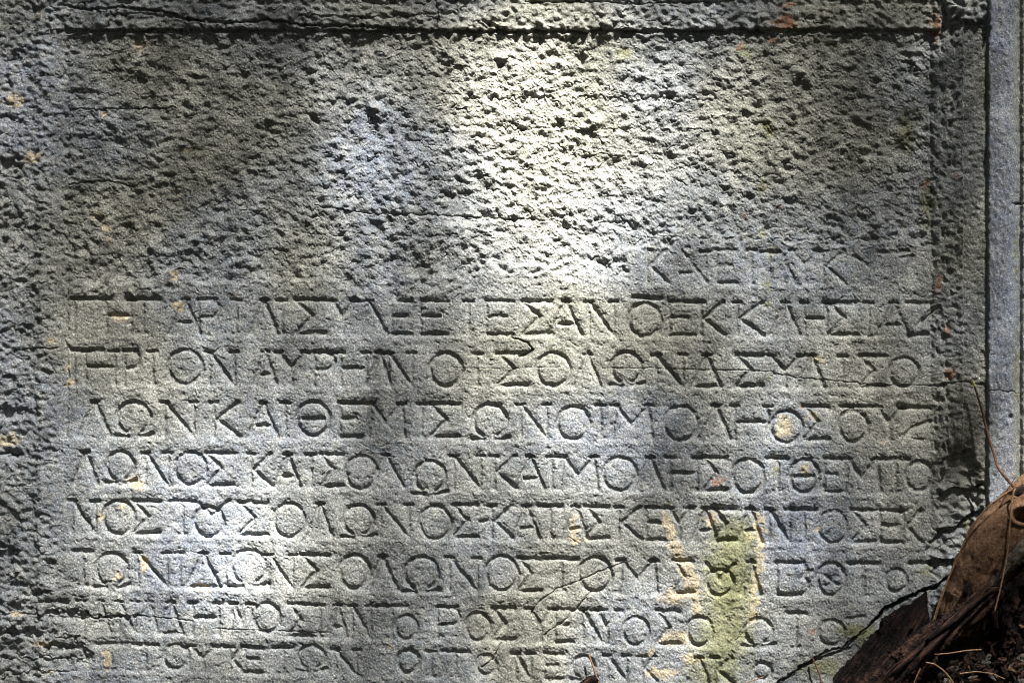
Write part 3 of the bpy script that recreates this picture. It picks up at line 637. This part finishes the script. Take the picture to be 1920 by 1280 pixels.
# twig and needles
def thin(name, pts, mat, r0, r1, parent=None, origin=None, nv=8, amp=.2):
    n = len(pts); path = [(*p, r0 + (r1 - r0) * i / (n - 1)) for i, p in enumerate(pts)]
    return tube(name, path, mat, nu=40, nv=nv, amp=amp, seed=len(name), parent=parent, origin=origin)
base = W(1902, 914, 96)
tw = empty('bare_twig', base, 'thin bare twig with a pale bud at its tip, leaning on the flat fillet', 'twig')
thin('stem', [(1903, 914, 96), (1895, 906, 94), (1880, 888, 86), (1871, 876, 78), (1866, 858, 70), (1857, 830, 62), (1849, 800, 54), (1840, 765, 50), (1831, 735, 47), (1827, 722, 46)], M_TWIG, 3.0, 1.9, tw, base)
thin('bud', [(1827, 724, 46), (1825, 717, 46), (1824, 712, 46)], M_BUD, 3.4, 1.2, tw, base)
base = W(1873, 952, 80)
tw2 = empty('small_forked_twig', base, 'tiny forked brown twig rising behind the needles on the light brown root', 'twig')
thin('stem', [(1873, 952, 100), (1881, 938, 100), (1890, 915, 104), (1905, 893, 100)], M_TWIG, 1.6, .9, tw2, base)
thin('side_shoot', [(1905, 893, 100), (1898, 888, 100), (1893, 887, 100)], M_NEEDLE, .9, .6, tw2, base)
def needle(label, pts, r0=1.5, r1=.8, grp=None, mat=M_NEEDLE, nm='pine_needle', cat='pine needle'):
    b_ = W(*pts[0]); o = thin(nm, pts, mat, r0, r1, None, b_); o.location = b_; return props(o, label, cat, grp)
needle('long dry needle hanging straight down over the light brown root', [(1906, 912, 120), (1900, 922, 124), (1897, 945, 128), (1893, 985, 130), (1890, 1030, 132), (1883, 1070, 134), (1874, 1110, 136), (1865, 1146, 138)], 1.9, 1.3)
needle('long dry needle curving down along the left edge of the light brown root', [(1903, 914, 118), (1880, 928, 116), (1852, 950, 112), (1830, 975, 106), (1812, 1005, 100), (1795, 1045, 98), (1775, 1090, 96), (1760, 1130, 94), (1748, 1168, 92)], 1.9, 1.2)
needle('second needle lying beside the curved one on the root edge', [(1812, 1008, 104), (1793, 1052, 104), (1778, 1085, 102), (1766, 1120, 99), (1752, 1165, 95)], 1.2, .8)
needle('short orange needle lying level in the dark litter', [(1840, 1217, 122), (1810, 1219, 128), (1780, 1224, 134), (1752, 1226, 138)], 1.4, .9)
needle('pale arched needle at the bottom edge among the litter', [(1736, 1241, 140), (1752, 1244, 142), (1768, 1255, 142), (1780, 1268, 140), (1792, 1286, 138)], 1.5, 1.1)
needle('pale needle crossing under the arched one at the bottom edge', [(1768, 1254, 138), (1776, 1266, 138), (1783, 1284, 138)], 1.1, .9)
needle('short straight needle at the bottom left of the litter', [(1726, 1252, 142), (1720, 1264, 142), (1712, 1284, 140)], 1.3, 1.0)
needle('pale needle standing on the bottom edge below the middle rows', [(1104, 1226, 14), (1111, 1246, 16), (1118, 1266, 18), (1126, 1290, 20)], 1.5, 1.8)
needle('thin red brown stalk against the stone below the black crack', [(1523, 1231, 6), (1530, 1248, 10), (1537, 1264, 12), (1541, 1290, 14)], 1.5, 1.3, None, M_TWIG, 'dry_stalk', 'stalk')
needle('faint dry needle low on the bottom edge left of the crack', [(1432, 1268, 10), (1412, 1275, 12), (1388, 1284, 14)], 1.2, .9)
needle('bent needle resting in the dark litter right of the arched one', [(1800, 1262, 124), (1830, 1258, 128), (1862, 1262, 126), (1884, 1272, 124)], 1.1, .9)
base = W(1108, 1290, 10)
o = tube('dry_catkin', [(1093, 1300, 16, 7), (1096, 1282, 18, 9), (1106, 1274, 20, 8), (1117, 1277, 18, 6), (1122, 1290, 16, 5)], M_SPLIT, nu=40, nv=20, amp=3, fib=1, seed=77, origin=base, lump=6)
o.location = base; props(o, 'small red brown dry scrap peeping over the bottom edge beside the standing needle', 'dry scrap')

# ------------------------------------------------------------------ unseen tree above: leaves placed to break the sunlight into wanted patches
def g2(x, y, cx, cy, sx, sy, rot=0.0):
    c, s = math.cos(rot), math.sin(rot); u = (x - cx) * c + (y - cy) * s; v = -(x - cx) * s + (y - cy) * c
    return np.exp(-.5 * ((u / sx) ** 2 + (v / sy) ** 2))
def light(x, y):
    """wanted share of the sun at a stone point; crown gaps follow it"""
    L = 0.14
    L = L + 1.15 * g2(x, y, 985, 200, 80, 130) + .80 * g2(x, y, 1040, 420, 85, 90) + .48 * g2(x, y, 1180, 240, 110, 150) + .12 * g2(x, y, 1340, 200, 80, 130)
    L = L + .24 * g2(x, y, 690, 280, 55, 190) + .35 * g2(x, y, 1050, 620, 80, 120) + .30 * g2(x, y, 1080, 850, 80, 120) + .22 * g2(x, y, 1080, 1150, 120, 100)
    L = L + .60 * g2(x, y, 475, 1060, 60, 85) + .34 * g2(x, y, 330, 870, 120, 130) + .30 * g2(x, y, 540, 970, 120, 110) + .20 * g2(x, y, 300, 1100, 120, 90)
    L = L + .12 * g2(x, y, 920, 800, 60, 260) + .10 * g2(x, y, 1440, 500, 70, 200) + .28 * g2(x, y, 1370, 1060, 90, 110) + .18 * g2(x, y, 1250, 1200, 90, 80)
    L = L + .03 * g2(x, y, 60, 400, 50, 500) - .05 * g2(x, y, 110, 400, 60, 300) + .12 * g2(x, y, 1480, 790, 60, 80) + .06 * g2(x, y, 1870, 300, 30, 500)
    L = L - .08 * g2(x, y, 1620, 260, 150, 200) - .06 * g2(x, y, 380, 250, 170, 180) - .10 * g2(x, y, 715, 840, 36, 260) - .12 * g2(x, y, 1265, 790, 34, 220) - .10 * g2(x, y, 795, 260, 22, 260) - .07 * g2(x, y, 1000, 860, 22, 200) - .30 * g2(x, y, 900, 20, 900, 26) - .12 * g2(x, y, 1790, 1220, 110, 70) + .40 * g2(x, y, 1850, 1020, 50, 70) - .16 * g2(x, y, 1795, 940, 45, 100) + .06 * g2(x, y, 900, 700, 500, 120) + .35 * g2(x, y, 1810, 10, 40, 40) - .08 * g2(x, y, 1810, 350, 35, 500)
    return np.clip(L, .035, 1)
nrm = Vector((0, -1, 0)); cosi = abs(SUN.dot(nrm))
hx0, hx1, hy0, hy1 = -700, 2620, -700, 1900
hl, hw_ = .0085, .0045; area = 2 * hl * hw_ * 0.62
A = (hx1 - hx0) * (hy1 - hy0) * PX * PX * cosi
cmax = -math.log(.035)
cell = 30.0                                   # evenly strewn leaves: so many per 30 pixel cell
ux, uy = np.meshgrid(np.arange(hx0, hx1, cell), np.arange(hy0, hy1, cell))
lam = -np.log(light(ux + cell / 2, uy + cell / 2)) * 1.0 * (cell * PX) ** 2 * cosi / area
cnt = np.floor(lam + rng.random(lam.shape)).astype(int).ravel()
cx_ = np.repeat(ux.ravel(), cnt); cy_ = np.repeat(uy.ravel(), cnt); n = len(cx_)
cx_ = cx_ + rng.random(n) * cell; cy_ = cy_ + rng.random(n) * cell
tt = rng.uniform(4.6, 7.6, n)
S = np.array(SUN)
P0 = np.stack([(cx_ - 960) * PX, np.zeros(n), (640 - cy_) * PX], -1) + S[None, :] * tt[:, None]
a = rng.standard_normal((n, 3)); a /= np.linalg.norm(a, axis=1)[:, None]
b = rng.standard_normal((n, 3)) ; b -= a * (a * b).sum(1)[:, None]; b /= np.linalg.norm(b, axis=1)[:, None]
vs = np.stack([P0 + a * hl, P0 + b * hw_, P0 - a * hl, P0 - b * hw_], 1).reshape(-1, 3)
base = Vector((-2.6, -4.6, -1.6))
m = 34000      # wider foliage added to cut the sky light, open where the sun comes through
q = rng.standard_normal((m, 3)); q /= np.linalg.norm(q, axis=1)[:, None]; q[:, 1] = -np.abs(q[:, 1]); q[:, 2] = np.where(q[:, 2] < -.15, -q[:, 2], q[:, 2])
P1 = q * rng.uniform(5.2, 9.5, m)[:, None]
off = P1 - S[None, :] * (P1 @ S)[:, None]
P1 = P1[(np.hypot(off[:, 0] / 1.25, np.linalg.norm(off, axis=1) * 0) < 9) & (np.linalg.norm(off, axis=1) > .78)]
m = len(P1)
a1 = rng.standard_normal((m, 3)); a1 /= np.linalg.norm(a1, axis=1)[:, None]
b1 = rng.standard_normal((m, 3)); b1 -= a1 * (a1 * b1).sum(1)[:, None]; b1 /= np.linalg.norm(b1, axis=1)[:, None]
vs = np.concatenate([vs, np.stack([P1 + a1 * .15, P1 + b1 * .10, P1 - a1 * .15, P1 - b1 * .10], 1).reshape(-1, 3)]); n += m
tree = empty('unseen_shade_tree', base, 'unseen leafy tree in front of the stone, its crown shaped to throw the dappled shade', 'tree')
cr = link('crown', mesh_np('crown', vs - np.array(base), np.arange(4 * n).reshape(n, 4), M_LEAF), tree); cr['kind'] = 'stuff'
def limb(name, pts):
    v = []; nv = 12
    for i, (p, r) in enumerate(pts):
        d = Vector(pts[min(i + 1, len(pts) - 1)][0]) - Vector(pts[max(i - 1, 0)][0]); q = d.to_track_quat('Z', 'Y')
        for j in range(nv):
            th = 2 * math.pi * j / nv; rr = r * (1 + .15 * mnoise.noise(Vector((j, i, 1.7)))); v.append(tuple(Vector(p) + q @ Vector((math.cos(th) * rr, math.sin(th) * rr, 0)) - base))
    f = [(i * nv + j, i * nv + (j + 1) % nv, (i + 1) * nv + (j + 1) % nv, (i + 1) * nv + j) for i in range(len(pts) - 1) for j in range(nv)]
    return link(name, mesh_np(name, np.array(v), np.array(f), M_TRUNK, True), tree)
limb('trunk', [((-2.6, -4.6, -1.6), .26), ((-2.55, -4.5, 0), .2), ((-2.4, -4.3, 2), .17), ((-2.2, -4.1, 4), .14), ((-2.1, -4.0, 6), .09), ((-2.0, -3.9, 7.6), .04)])
limb('branch', [((-2.3, -4.2, 3.4), .07), ((-2.0, -3.6, 4.2), .05), ((-1.6, -3.1, 5.0), .02)])
limb('branch', [((-2.15, -4.05, 5.0), .06), ((-1.7, -4.1, 5.9), .04), ((-1.3, -4.2, 6.8), .02)])
print('letters', len(letters), 'leaves', n, 'grid', nx, ny)
